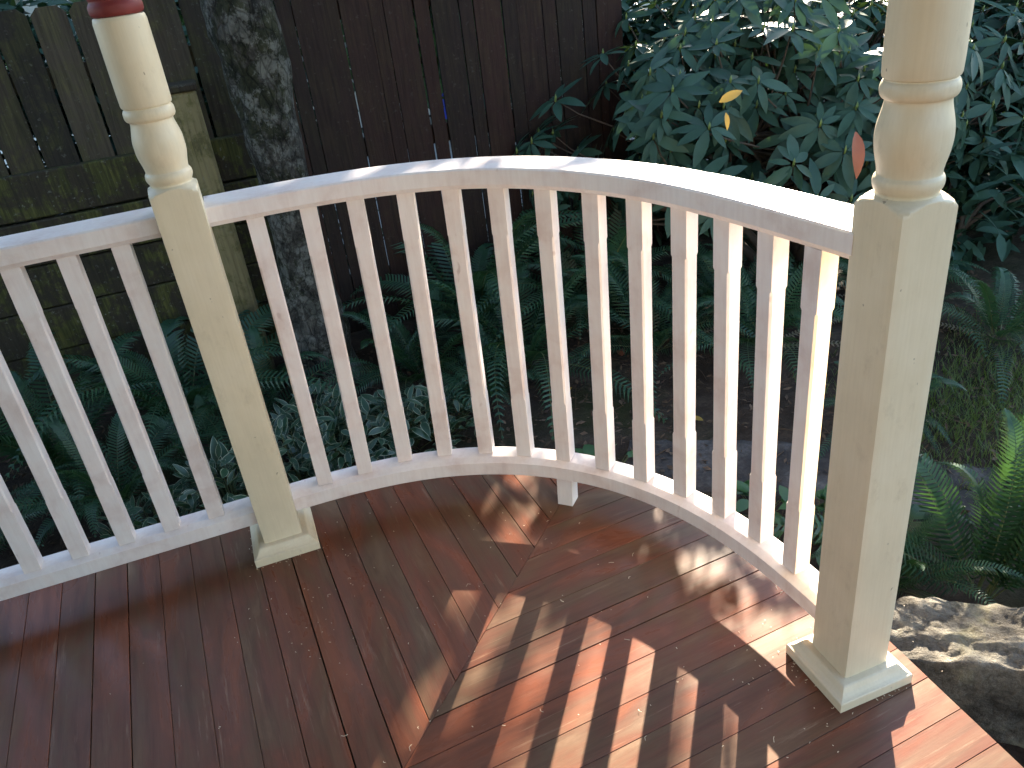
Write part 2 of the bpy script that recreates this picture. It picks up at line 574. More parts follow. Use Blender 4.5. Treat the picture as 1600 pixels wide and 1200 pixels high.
# wood shavings and sawdust on the boards
A = Acc()
def chip(x, y, L, Wd):
    a = rnd.uniform(0, math.pi)
    d = Vector((math.cos(a), math.sin(a), 0)); n = Vector((-d.y, d.x, 0))
    p = Vector((x, y, .0018))
    k = rnd.uniform(.2, .8) * L
    A.add([p - d * L / 2 - n * Wd / 2, p - d * L / 2 + n * Wd / 2, p + n * (Wd / 2 + k * .4) + Vector((0, 0, L * .18)), p + n * (k * .4 - Wd / 2) + Vector((0, 0, L * .18)),
           p + d * L / 2 + n * Wd / 2 + Vector((0, 0, .0006)), p + d * L / 2 - n * Wd / 2 + Vector((0, 0, .0006))], [[0, 3, 2, 1], [3, 5, 4, 2]])
for i in range(190):
    cx, cy, s = rnd.choice([(-.12, 1.72, .09), (-.02, 1.86, .10), (.2, 1.8, .2), (.62, 1.25, .25), (.9, 1.08, .06), (.85, .95, .10), (.35, 1.6, .3), (-.3, 1.6, .35)])
    chip(cx + rnd.gauss(0, s), cy + rnd.gauss(0, s), rnd.uniform(.0018, .0045), rnd.uniform(.001, .002))
for (px_, py_) in ((.9853, .9988), (-.1372, 2.0741)):
    for i in range(22):
        e_ = rnd.uniform(-.1, .1); o_ = .0945 + abs(rnd.gauss(0, .006))
        if rnd.random() < .5: chip(px_ + e_, py_ - o_, rnd.uniform(.002, .006), rnd.uniform(.001, .002))
        else: chip(px_ - o_, py_ + e_, rnd.uniform(.002, .006), rnd.uniform(.001, .002))
for i in range(34):
    chip(rnd.uniform(-.3, 1.0), rnd.uniform(.8, 1.95), rnd.uniform(.006, .016), rnd.uniform(.0009, .0018))
sh = A.build('wood_shavings', M_SHAVE)
tag(sh, 'pale wood shavings and sawdust specks scattered over the red deck', 'shavings', kind='stuff')

# ------------------------------------------------------------------ posts
LP, RP = Vector((-.1372, 2.0741)), Vector((.9853, .9988))
HW = .055
def ring_post(zs_rev, parent, name, mat, seg=48, square_below=True):
    V, F = [], []
    for (z, r) in zs_rev:
        for k in range(seg):
            th = 2 * math.pi * (k + .5) / seg if False else 2 * math.pi * k / seg + math.pi / 4
            c, s = math.cos(th), math.sin(th)
            sq = HW / max(abs(c), abs(s))
            # softened arris
            sq = min(sq, HW * 1.372)
            rr = min(sq, r)
            V.append((rr * c, rr * s, z))
    n = len(zs_rev)
    for i in range(n - 1):
        for k in range(seg):
            F.append([i * seg + k, i * seg + (k + 1) % seg, (i + 1) * seg + (k + 1) % seg, (i + 1) * seg + k])
    F.append([(n - 1) * seg + k for k in range(seg)])
    F.append([k for k in range(seg)][::-1])
    o = mesh_obj(name, V, F, mat, parent, 'angle')
    return o
def smooth_profile(pts, sub=4):
    out = []
    P = [Vector(p) for p in pts]
    for i in range(len(P) - 1):
        a, b, c, d = P[max(0, i - 1)], P[i], P[i + 1], P[min(len(P) - 1, i + 2)]
        for k in range(sub):
            t = k / sub
            q = .5 * ((2 * b) + (c - a) * t + (2 * a - 5 * b + 4 * c - d) * t * t + (3 * b - a - 3 * c + d) * t ** 3)
            out.append((q.x, q.y))
    out.append((P[-1].x, P[-1].y))
    return out
BIG = .2
lower = [(.046, BIG), (.5, BIG), (1.030, BIG)] + smooth_profile([(1.052, .0790), (1.058, .0745), (1.064, .0690), (1.069, .0615), (1.073, .0545), (1.0755, .0500)], 3)
turned = smooth_profile([(1.0765, .0478), (1.081, .0476), (1.086, .0505), (1.094, .0528), (1.102, .0520), (1.1065, .0495), (1.110, .0480), (1.122, .0495),
                         (1.142, .0540), (1.162, .0562), (1.182, .0548), (1.200, .0508), (1.212, .0480), (1.219, .0472)], 4) + \
    smooth_profile([(1.222, .0482), (1.225, .0528), (1.232, .0556), (1.240, .0556), (1.247, .0532), (1.2495, .0508), (1.2515, .0506)], 3) + \
    [(1.2535, .0538), (1.257, .0550), (1.28, .0556), (1.35, .0556), (1.425, .0552), (1.4335, .0535), (1.436, .0515), (1.437, .0480)]
red = smooth_profile([(1.4372, .0490), (1.441, .0535), (1.449, .0560), (1.458, .0550), (1.464, .0515), (1.468, .0500), (1.474, .0525), (1.483, .0555), (1.493, .0550), (1.500, .0515), (1.505, .0480)], 3)
upper = [(1.5052, .047), (1.53, .049), (1.60, .0535), (1.75, .0555), (1.95, .0535), (2.08, .049), (2.10, .055), (2.12, .055), (2.13, .048), (2.14, .052), (2.16, .079), (2.20, BIG), (2.52, BIG)]
def make_post(P, label):
    t = thing('porch_post', label, 'post', (P.x, P.y, 0), 'turned porch posts')
    ring_post(lower + turned, t, 'shaft', M_CREAM)
    ring_post(red, t, 'red_band', M_RED)
    ring_post(upper, t, 'upper_shaft', M_CREAM)
    # plinth: mitred base moulding
    prof = [(.0920, .0005), (.0920, .0235), (.0905, .0255), (.0870, .0262), (.0830, .0285), (.0775, .0345), (.0735, .0415), (.0715, .0445), (.0680, .0462), (.0545, .0470)]
    V, F = [], []
    for (r, z) in prof:
        V += [(-r, -r, z), (r, -r, z), (r, r, z), (-r, r, z)]
    n = len(prof)
    for i in range(n - 1):
        for k in range(4):
            F.append([i * 4 + k, i * 4 + (k + 1) % 4, (i + 1) * 4 + (k + 1) % 4, (i + 1) * 4 + k])
    F.append([(n - 1) * 4 + k for k in range(4)])
    F.append([3, 2, 1, 0])
    mesh_obj('plinth', V, F, M_CREAM, t)
    return t
make_post(LP, 'cream turned porch post with a red ring, standing between the straight and the curved railing')
make_post(RP, 'cream turned porch post nearest the camera, at the right end of the curved railing')

# ------------------------------------------------------------------ railings
def smooth_curve(pts, n=72, passes=60):
    P = np.array(pts, float)
    d = np.r_[0, np.cumsum(np.hypot(*np.diff(P, axis=0).T))]
    s = np.linspace(0, d[-1], n)
    Q = np.column_stack([np.interp(s, d, P[:, 0]), np.interp(s, d, P[:, 1])])
    for _ in range(passes):
        Q[1:-1] = .5 * Q[1:-1] + .25 * (Q[:-2] + Q[2:])
    return Q
rail_top = smooth_curve([(-.0825, 2.122), (.044, 2.126), (.202, 2.112), (.361, 2.084), (.514, 2.021), (.649, 1.920), (.760, 1.785), (.849, 1.634), (.909, 1.467), (.944, 1.294), (.968, 1.160), (.986, 1.0545)])
rail_bot = smooth_curve([(-.0825, 2.096), (.003, 2.100), (.118, 2.096), (.224, 2.084), (.385, 2.045), (.492, 1.997), (.575, 1.950), (.675, 1.873), (.766, 1.775), (.840, 1.672), (.893, 1.564), (.926, 1.480), (.957, 1.364), (.975, 1.255), (.983, 1.130), (.985, 1.0545)])
def sweep(name, cen, prof, mat, parent, smooth='angle'):
    """prof: list of (offset outward, z); closed section swept along the plan curve"""
    cen = np.asarray(cen, float)
    T = np.gradient(cen, axis=0)
    T /= np.linalg.norm(T, axis=1)[:, None]
    Nn = np.column_stack([-T[:, 1], T[:, 0]])
    V, F = [], []
    n, mp = len(cen), len(prof)
    for i in range(n):
        for (o, z) in prof:
            V.append((cen[i, 0] + Nn[i, 0] * o, cen[i, 1] + Nn[i, 1] * o, z))
    for i in range(n - 1):
        for k in range(mp):
            F.append([i * mp + k, (i + 1) * mp + k, (i + 1) * mp + (k + 1) % mp, i * mp + (k + 1) % mp])
    F.append(list(range(mp)))
    F.append([(n - 1) * mp + k for k in range(mp)][::-1])
    return mesh_obj(name, V, F, mat, parent, smooth)
def rail_profile(hw, zt, zb):
    return [(-hw, zb + .012), (-hw, zt - .004), (-hw + .004, zt), (hw - .004, zt), (hw, zt - .004), (hw, zb + .012), (hw - .008, zb), (-hw + .008, zb)]
HT, HB = 1.008, .957
BT, BB = .150, .096
def bot_profile(hw):
    return [(-hw, BB + .002), (-hw, BT - .012), (-hw + .016, BT - .0015), (-hw + .020, BT), (hw - .003, BT), (hw, BT - .003), (hw, BB + .002), (hw - .002, BB), (-hw + .002, BB)]
BALW = .0213
def baluster(parent, pb, pt, nrm):
    """square baluster with stopped chamfers, leaning from pb to pt (plan points of the axis)"""
    L = HB - BT
    rings = [(0, .0008), (.245, .0008), (.252, .0052), (.80, .0052), (.807, .0008), (1, .0008)]
    rings = [(0, .0008), (.235, .0008), (.242, .0042), (.837, .0042), (.844, .0008), (1, .0008)]
    n2 = Vector((nrm[0], nrm[1])); t2 = Vector((-n2.y, n2.x))
    V, F = [], []
    for (u, c) in rings:
        cx = pb[0] + (pt[0] - pb[0]) * u
        cy = pb[1] + (pt[1] - pb[1]) * u
        hw = BALW - (.0002 if c > .002 else 0)
        for (a, b) in ((hw, hw - c), (hw - c, hw), (-hw + c, hw), (-hw, hw - c), (-hw, -hw + c), (-hw + c, -hw), (hw - c, -hw), (hw, -hw + c)):
            p = Vector((cx, cy)) + t2 * a + n2 * b
            V.append((p.x, p.y, BT + .0005 + (L - .001) * u))
    n = len(rings)
    for i in range(n - 1):
        for k in range(8):
            F.append([i * 8 + k, i * 8 + (k + 1) % 8, (i + 1) * 8 + (k + 1) % 8, (i + 1) * 8 + k])
    F.append([7, 6, 5, 4, 3, 2, 1, 0])
    F.append([(n - 1) * 8 + k for k in range(8)])
    o = mesh_obj('baluster', V, F, M_WHITE, parent)
    return o
curved = thing('curved_railing', 'white primed railing bending in a quarter circle round the deck corner between the two posts', 'railing', (0.6, 1.75, 0))
curved.location = (0, 0, 0)
sweep('handrail', rail_top, rail_profile(.057, HT, HB), M_WHITE, curved)
sweep('bottom_rail', rail_bot, bot_profile(.036), M_WHITE, curved)
bal_b = [(.018, 2.118), (.139, 2.114), (.264, 2.116), (.382, 2.084), (.498, 2.031), (.596, 1.959), (.69, 1.88), (.771, 1.783), (.841, 1.684), (.902, 1.574), (.946, 1.455), (.971, 1.334), (.979, 1.208)]
bal_t = [(.023, 2.039), (.151, 2.037), (.264, 2.019), (.384, 1.988), (.488, 1.945), (.583, 1.875), (.669, 1.786), (.742, 1.678), (.802, 1.579), (.854, 1.478), (.883, 1.362), (.895, 1.233), (.902, 1.107)]
def normal_at(cen, p):
    i = int(np.argmin(((cen - np.array(p)) ** 2).sum(1)))
    i = min(max(i, 1), len(cen) - 2)
    d = cen[i + 1] - cen[i - 1]
    d = d / np.linalg.norm(d)
    return np.array([-d[1], d[0]])
for i, (b, t) in enumerate(zip(bal_b, bal_t)):
    pb = np.array(b) * .977
    pt = np.array(t) * 1.0232
    nb = normal_at(rail_bot, pb)
    pb = pb + nb * BALW
    pt = pt + nb * BALW
    baluster(curved, pb, pt, nb)
# the short foot that props the bottom rail in the middle
fp = np.array([.690, 1.880]) * .977
fn = normal_at(rail_bot, fp)
fc = fp - fn * .006
V, F = [], []
for z, sh_ in ((.0005, -.010), (BB - .0005, 0)):
    for (a, b) in ((-.023, 0), (.023, 0), (.023, .046), (-.023, .046)):
        p = fc + np.array([fn[1], -fn[0]]) * a + fn * (b + sh_)
        V.append((p[0], p[1], z))
F = [[3, 2, 1, 0], [4, 5, 6, 7]] + [[k, (k + 1) % 4, 4 + (k + 1) % 4, 4 + k] for k in range(4)]
mesh_obj('foot', V, F, M_WHITE, curved)

straight = thing('straight_railing', 'white primed straight railing running left from the post with the red ring', 'railing', (0, 0, 0))
XL, XR = -2.60, LP.x - HW - .0005
sweep('handrail', [(XL, 2.122), ((XL + XR) / 2, 2.122), (XR, 2.122)], rail_profile(.057, HT, HB), M_WHITE, straight)
sweep('bottom_rail', [(XL, 2.090), ((XL + XR) / 2, 2.090), (XR, 2.090)], bot_profile(.036), M_WHITE, straight)
for k in range(19):
    x = -.2945 - .1205 * k
    baluster(straight, (x, 2.066 + BALW), (x + .003, 2.080 + BALW), (0, 1))

# ------------------------------------------------------------------ porch roof and house (overhead and behind)
roof = thing('porch_roof', 'porch roof carried on the turned posts', 'roof', (0, 0, 2.52))
box('ceiling', -4.6, 1.10, -5.6, 2.19, .001, .03, M_CEIL, roof)
box('roof_slab', -4.75, 1.15, -5.7, 2.24, .031, .20, M_SHINGLE, roof)
box('beam', -2.6, 1.05, 2.02, 2.13, -.0, .0008, M_CEIL, roof)
house = thing('house', 'cream house behind the porch', 'house', (-.85, .25, 0))
box('wall', -4.2, 0, -5.9, 0, -.5, 2.515, M_SIDING, house)

# ------------------------------------------------------------------ fences
def picket_vf(wd, th, h, ear=.022):
    Vv = [(-wd / 2, 0, 0), (wd / 2, 0, 0), (wd / 2, 0, h - ear), (wd / 2 - ear, 0, h), (-wd / 2 + ear, 0, h), (-wd / 2, 0, h - ear)]
    n = len(Vv)
    Vv = Vv + [(x, th, z) for (x, y, z) in Vv]
    Ff = [list(range(n))[::1], [n + k for k in range(n)][::-1]] + [[k, n + k, n + (k + 1) % n, (k + 1) % n] for k in range(n)]
    return Vv, Ff
FY = 4.20
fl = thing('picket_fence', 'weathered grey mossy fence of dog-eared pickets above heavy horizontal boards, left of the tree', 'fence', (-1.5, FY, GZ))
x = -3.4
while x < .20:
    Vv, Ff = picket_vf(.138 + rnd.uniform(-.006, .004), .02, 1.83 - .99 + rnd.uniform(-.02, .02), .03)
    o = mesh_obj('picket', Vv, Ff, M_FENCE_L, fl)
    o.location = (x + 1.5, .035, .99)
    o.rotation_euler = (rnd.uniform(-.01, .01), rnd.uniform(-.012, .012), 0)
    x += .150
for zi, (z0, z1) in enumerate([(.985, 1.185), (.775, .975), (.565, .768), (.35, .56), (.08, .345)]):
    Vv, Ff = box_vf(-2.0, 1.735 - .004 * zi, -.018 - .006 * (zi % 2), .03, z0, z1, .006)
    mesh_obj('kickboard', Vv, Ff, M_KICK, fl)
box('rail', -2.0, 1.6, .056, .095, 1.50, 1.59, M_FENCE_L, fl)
# mossy post, with bounced sunlight painted into its yellow colour
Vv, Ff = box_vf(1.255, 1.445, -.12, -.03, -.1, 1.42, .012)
mesh_obj('post', Vv, Ff, M_MOSSY_SUNTINT, fl)['label'] = 'squat mossy post with sunlit yellow-green painted into its colour'
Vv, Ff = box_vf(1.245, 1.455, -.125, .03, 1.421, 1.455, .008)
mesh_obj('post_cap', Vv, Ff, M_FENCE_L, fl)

fr = thing('board_fence', 'dark red-brown board fence with bright slits between its boards, right of the tree', 'fence', (2.5, FY + .05, GZ))
x = .24
k = 0
while x < 2.08:
    wd = (.136, .070)[k % 2] + rnd.uniform(-.004, .004)
    Vv, Ff = picket_vf(wd, .019, 1.83 + rnd.uniform(-.015, .015), .015)
    o = mesh_obj('board', Vv, Ff, M_FENCE_R, fr)
    o.location = (x + wd / 2 - 2.5, 0, .03)
    o.rotation_euler = (0, rnd.uniform(-.0022, .0022), rnd.uniform(-.03, .03))
    x += wd + (rnd.choice([.004, .006, .008, .010, .012]) if .8 < x < 2.4 else rnd.choice([.0012, .002, .003, .005]))
    k += 1
for z in (.25, .95, 1.6):
    box('rail', -2.26, -.34, .03, .07, z, z + .09, M_FENCE_R, fr)
for x in (-1.7, -.42):
    box('post', x, x + .09, .071, .16, -.1, 1.75, M_FENCE_R, fr)

# neighbour's side, seen only through the slits
nh = thing('neighbour_house', 'white neighbour house glimpsed through the slits of the dark fence', 'house', (1, 10, GZ))
box('wall', -9, 12, 0, 6, 0, 2.8, M_NWALL, nh)
V = [(-9.4, -.4, 2.801), (12.4, -.4, 2.801), (12.4, 6.4, 2.801), (-9.4, 6.4, 2.801), (-9.4, 3, 4.1), (12.4, 3, 4.1)]
mesh_obj('roof', V, [[0, 1, 5, 4], [2, 3, 4, 5], [0, 4, 3], [1, 2, 5], [3, 2, 1, 0]], M_SHINGLE, nh)
for x in (-6, -2, 2.5, 7):
    f_ = box('window', x, x + 1.1, -.04, -.001, .9, 2.1, M_NWALL, nh)
    box('pane', x + .08, x + 1.02, -.05, -.0405, .98, 2.02, M_GLASS, f_)
bn = thing('wheeled_bin', 'blue wheeled bin glimpsed through two slits at the top of the dark fence', 'bin', (2.47, 8.85, GZ + .09))
V = []
for (z, hx, hy) in ((.05, .22, .24), (1.05, .29, .33)):
    V += [(-hx, -hy, z), (hx, -hy, z), (hx, hy, z), (-hx, hy, z)]
mesh_obj('body', V, [[3, 2, 1, 0], [4, 5, 6, 7]] + [[k, (k + 1) % 4, 4 + (k + 1) % 4, 4 + k] for k in range(4)], M_BLUE, bn)
box('lid', -.31, .31, -.36, .36, 1.052, 1.12, M_BLUE, bn, .02)
for sx in (-.2, .2):
    Vv, Ff = tube_vf([(sx - .03, .2, .1), (sx + .03, .2, .1)], [.1, .1], 14)
    mesh_obj('wheel', Vv, Ff, M_BLACK, bn)

# ------------------------------------------------------------------ trees
def bump3(p, s):
    return (math.sin(p.x * 3.1 * s + 1.3 * p.z * s) + math.sin(p.y * 2.7 * s - 1.9 * p.z * s + 1) + math.sin(p.z * 3.7 * s + 2.2 * p.x * s)) / 3
def bark_tube(pts, radii, seg, amp, sub=1):
    V, F = tube_vf(pts, radii, seg)
    out = []
    for v in V:
        k = min(range(len(pts)), key=lambda i: abs(pts[i][2] - v.z)) if False else 0
        out.append(v)
    return out, F
yt = thing('garden_tree', 'grey lichened tree trunk leaning slightly in front of the fence', 'tree', (.155, 3.84, GZ))
pts, rad = [], []
for i in range(60):
    z = -.05 + i * .05
    pts.append(Vector((.03 * math.sin(1.9 * z) + .03 * z, -.015 * z, z)))
    rad.append(.128 + .05 * math.exp(-z * 5) - .006 * z + .016 * math.sin(4.3 * z + .7))
V, F = tube_vf(pts, rad, 64)
V2 = []
for i, v in enumerate(V):
    c = pts[min(i // 64, len(pts) - 1)]
    d = (v - c)
    d.z = 0
    s = 1 + .12 * bump3(v * 2.2, 1.0) + .16 * noise.fractal(v * 5, .9, 2.1, 5) + .05 * noise.fractal(Vector((v.x * 24, v.y * 24, v.z * 10)), .8, 2.1, 4)
    V2.append(c + d * s)
mesh_obj('trunk', V2, F, M_BARK, yt, True)
LB = Acc()
crownA = Acc()
def leaf_quad(acc, p, size, r=rnd):
    a = Vector((r.gauss(0, 1), r.gauss(0, 1), r.gauss(0, 1))).normalized()
    b = a.orthogonal().normalized()
    b = Matrix.Rotation(r.uniform(0, 6.28), 3, a) @ b
    c = a.cross(b)
    k = len(acc.V)
    acc.V.extend([p - b * size, p + c * size * .45, p + b * size, p - c * size * .45])
    acc.F.append([k, k + 1, k + 2, k + 3])
    acc.M.append(0)
def limb_tree(t, base, height, nl, crown_r, zc, n_leaf, leaf, clump=28, spread=.42, shape=None):
    """limbs from the trunk top, leaves in clumps round the limb ends"""
    lim = Acc()
    cr = Acc()
    ends = []
    for i in range(nl):
        a = rnd.uniform(0, 6.28)
        zz = rnd.uniform(-1, 1)
        rr = crown_r * math.sqrt(max(.05, 1 - zz * zz)) * rnd.uniform(.35, 1.0)
        e = Vector((math.cos(a) * rr, math.sin(a) * rr, zc + zz * height / 2))
        s = Vector((base.x, base.y, max(.8, min(e.z - .3, zc + zz * height * .3 - .4))))
        mid = (s + e) / 2 + Vector((0, 0, .15))
        lim.add(*tube_vf([s, mid, e], [.035, .022, .008], 5))
        ends.append(e)
    per = n_leaf // len(ends)
    for e in ends:
        sp = spread * rnd.uniform(.7, 1.3)
        for j in range(per):
            leaf_quad(cr, e + Vector((rnd.gauss(0, sp), rnd.gauss(0, sp), rnd.gauss(0, sp * .7))), leaf * rnd.uniform(.7, 1.3))
    lim.build('limb', M_BARK, t, True)
    cr.build('crown', M_CROWN, t)
limb_tree(yt, Vector((.10, .35, 0)), 2.0, 30, 1.6, 5.4, 4500, .09, spread=.42)

def shade_tree(label, loc, trunk_h, trunk_r, height, r, zc, nl, nleaf, leaf=.10, spread=.45):
    t = thing('tree', label, 'tree', (loc[0], loc[1], GZ), 'trees beyond the fence')
    pts = [Vector((.05 * math.sin(i), .05 * math.cos(i * 1.3), i * trunk_h / 8)) for i in range(9)]
    V, F = tube_vf(pts, [trunk_r * (1 - .08 * i) for i in range(9)], 14)
    mesh_obj('trunk', V, F, M_BARK, t, True)
    limb_tree(t, Vector((0, 0, 0)), height, nl, r, zc, nleaf, leaf, spread=spread)
def uv(u, v):
    return (u * .808 + v * .589, -u * .589 + v * .808)
shade_tree('tree beyond the dark fence whose crown shades the left of the porch', uv(-3.02, 8.4), 5.5, .16, 5.6, 1.8, 3.7, 100, 30000, .095, .42)
shade_tree('unseen slender tree added beyond the dark fence, its high crown shading the left handrail', uv(-1.45, 8.0), 4.6, .06, 1.5, .62, 4.0, 30, 2600, .08, .30)  # added out of view to keep sun flecks off the left handrail
shade_tree('unseen young tree added beyond the end of the dark fence to thin the sunlight', uv(-1.0, 7.6), 3.6, .05, 1.8, .6, 3.2, 26, 900, .075, .28)  # added out of view; sparse crown softens the edge of the lit area
shade_tree('tree far left beyond the fence shading the grey pickets', uv(-6.2, 9.0), 6, .18, 6.4, 2.2, 3.9, 70, 15000, .11, .5)
shade_tree('tree beyond the middle of the dark fence behind the neighbouring drive', (-1.2, 11.0), 6, .2, 6.5, 2.6, 4.2, 60, 14000, .13, .55)
shade_tree('tree beyond the right end of the fence shading the garden path', uv(2.70, 9.2), 5.5, .15, 5.2, 1.75, 3.2, 90, 22000, .095, .42)

# ------------------------------------------------------------------ ferns
def frond_mesh(name, L, arch, droop, npair, wmax, mat, seed, twist=0.0):
    r = random.Random(seed)
    V, F = [], []
    M = []
    def pos(s):
        return Vector((L * (s * math.cos(arch) + .10 * s * s), L * twist * s * s, L * (s * math.sin(arch) - droop * s * s * s)))
    # rachis
    N = 12
    for i in range(N + 1):
        s = i / N
        p = pos(s)
        wv = .0032 * (1 - s) + .0008
        V += [p + Vector((0, wv, 0)), p + Vector((0, -wv, 0)), p + Vector((0, 0, wv * 1.2))]
    for i in range(N):
        for k in range(3):
            F.append([i * 3 + k, i * 3 + (k + 1) % 3, (i + 1) * 3 + (k + 1) % 3, (i + 1) * 3 + k]); M.append(1)
    for i in range(npair):
        s = .10 + .89 * i / (npair - 1)
        p = pos(s)
        T = (pos(min(1, s + .02)) - pos(s - .02)).normalized()
        side0 = Vector((-T.y, T.x, 0))
        side0 = side0.normalized() if side0.length > .01 else Vector((0, 1, 0))
        up = T.cross(side0)
        if up.z < 0: up = -up
        prof = min(1, (s - .02) * 5.0) * (1 - s) ** .62 * 1.42
        ln = max(.004, wmax * min(1.0, prof))
        pw = L * .89 / npair * .36
        for sd in (-1, 1):
            if r.random() < .03: continue
            l2 = ln * r.uniform(.88, 1.08)
            dr = side0 * sd
            ax = (dr * .93 + T * (.22 + .3 * s)).normalized()
            sag = r.uniform(.04, .30)
            e1 = p + ax * l2 * .55 + up * (l2 * .10)
            e2 = p + (ax * .96 + T * .16).normalized() * l2 - up * l2 * sag
            k = len(V)
            b0 = T * pw
            tilt = up * pw * .35
            V += [p - b0 * .8, p + b0 * .8 + tilt, e1 + b0 * .72 + tilt, e1 - b0 * .72, e2]
            F += [[k, k + 1, k + 2, k + 3], [k + 3, k + 2, k + 4]]
            M += [0, 0]
    me = bpy.data.meshes.new(name)
    me.from_pydata([tuple(v) for v in V], [], F)
    me.materials.append(mat)
    me.materials.append(M_GSTEM)
    me.polygons.foreach_set('material_index', M)
    me.update()
    return me
FROND = []
for i in range(7):
    FROND.append(frond_mesh('frond', 1.0, math.radians([64, 50, 40, 70, 58, 34, 46][i]), [.56, .52, .55, .36, .80, .50, .72][i], 42, .112, M_FERN, 11 + i, [.0, .10, -.12, .05, -.06, .14, -.05][i]))
FROND_DRY = frond_mesh('frond', 1.0, math.radians(12), .16, 36, .05, M_FERN_PALE, 91, .1)
def fern(x, y, label, size=.75, n=16, a0=0.0, a1=2 * math.pi, dry=0, lift=0, z=None, seed=0):
    r = random.Random(int(x * 991 + y * 77) + seed)
    t = thing('sword_fern', label, 'fern', (x, y, (ground_h(x, y) if z is None else z) - .01), 'sword ferns in the garden bed')
    for i in range(n):
        a = a0 + (a1 - a0) * (i + r.uniform(-.35, .35)) / n
        me = r.choice(FROND)
        s = size * r.uniform(.72, 1.12)
        mw = Matrix.Rotation(a, 4, 'Z') @ Matrix.Translation((r.uniform(.0, .03), r.uniform(-.02, .02), 0)) @ Matrix.Rotation(-lift + r.uniform(-.16, .16), 4, 'Y') @ Matrix.Rotation(r.uniform(-.3, .3), 4, 'X') @ Matrix.Diagonal((s, s * r.uniform(.85, 1.1), s, 1))
        link_copy('frond', me, t, mw)
    for i in range(dry):
        a = r.uniform(a0, a1)
        s = size * r.uniform(.7, 1.0)
        o = link_copy('frond', FROND_DRY, t, Matrix.Rotation(a, 4, 'Z') @ Matrix.Diagonal((s, s, s, 1)))
        o['label'] = 'dry pale frond hanging low'
    return t
fern(.62, 3.62, 'sword fern just right of the tree trunk, behind the curved railing', .78, 16)
fern(1.02, 3.92, 'tall sword fern against the dark fence, its tips rising over the middle of the handrail', 1.12, 17, lift=.22)
fern(1.12, 3.45, 'big sword fern in the middle of the bed behind the centre balusters', .92, 18)
fern(1.62, 3.72, 'sword fern by the fence at the left foot of the rhododendron', 1.02, 17, lift=.12)
fern(1.72, 3.22, 'sword fern behind the right-hand balusters, below the rhododendron', .82, 16, dry=2)
fern(2.12, 2.92, 'sword fern in deep shade beneath the rhododendron next to the right post', .78, 15, dry=2)
fern(.86, 3.28, 'smaller sword fern at the front edge of the bed by the leaf litter', .50, 12)
fern(2.25, 3.35, 'sword fern under the middle of the rhododendron', .80, 14, dry=3)
fern(-.52, 3.72, 'sword fern behind the straight railing with tips above the handrail', .98, 17, lift=.15)
fern(-1.05, 3.62, 'sword fern at the left edge behind the straight railing', .95, 17, lift=.1)
fern(-.18, 3.55, 'sword fern between the tree trunk and the left post', .66, 14)
fern(-.78, 3.12, 'low sword fern close behind the straight railing', .62, 15)
fern(-1.25, 3.02, 'sword fern at the far left beneath the straight railing', .62, 14)
fern(-.40, 3.25, 'sword fern behind the variegated plants left of the post', .52, 13)
fern(1.76, 1.30, 'large bright sword fern just behind the boulder', .78, 15, -1.0, 2.9, lift=.24)
fern(2.02, 1.06, 'sword fern at the right edge of the picture behind the boulder', .70, 14, -1.2, 2.8, lift=.28)
fern(1.54, 1.46, 'small sword fern tucked between boulder and right post', .50, 14)
fern(2.18, 2.16, 'small arching sword fern beside the right post across the path', .44, 11)
fern(3.05, 2.45, 'sword fern at the right edge above the mossy ground', .62, 12, dry=1)
fern(2.95, 3.02, 'sword fern under the right side of the rhododendron', .70, 14, dry=3)

# ------------------------------------------------------------------ broad leaves
def leaf_vf(L, Wd, fold=.25, curl=.12, n=5, tip=.5, margin=0):
    """pointed oval leaf along +X, folded along the midrib; returns V,F,M (margin faces material 1)"""
    V, F, M = [], [], []
    cols = [-1, -.85, 0, .85, 1] if margin else [-1, 0, 1]
    nc = len(cols)
    for i in range(n + 1):
        s = i / n
        hw = Wd / 2 * (math.sin(math.pi * s ** (.85)) ** .75) if 0 < s < 1 else (.06 * Wd if s == 0 else .02 * Wd)
        for c in cols:
            y = hw * c
            V.append(Vector((L * s, y, abs(y) * fold - L * curl * s * s)))
    for i in range(n):
        for k in range(nc - 1):
            F.append([i * nc + k, (i + 1) * nc + k, (i + 1) * nc + k + 1, i * nc + k + 1])
            M.append(1 if margin and k in (0, nc - 2) else 0)
    return V, F, M
def leaf_mesh(name, mats, *a, **k):
    V, F, M = leaf_vf(*a, **k)
    me = bpy.data.meshes.new(name)
    me.from_pydata([tuple(v) for v in V], [], F)
    for mm in mats: me.materials.append(mm)
    me.polygons.foreach_set('material_index', M)
    me.polygons.foreach_set('use_smooth', [True] * len(F))
    me.update()
    return me
RH_LEAF = [leaf_mesh('leaf', [M_RHODO], .152, .047, .22, c, 5) for c in (.05, .14, .24)]
RH_Y = leaf_mesh('leaf', [M_YELLOW], .105, .036, .3, .18, 5)
RH_O = leaf_mesh('leaf', [M_ORANGE], .125, .044, .22, .18, 6)

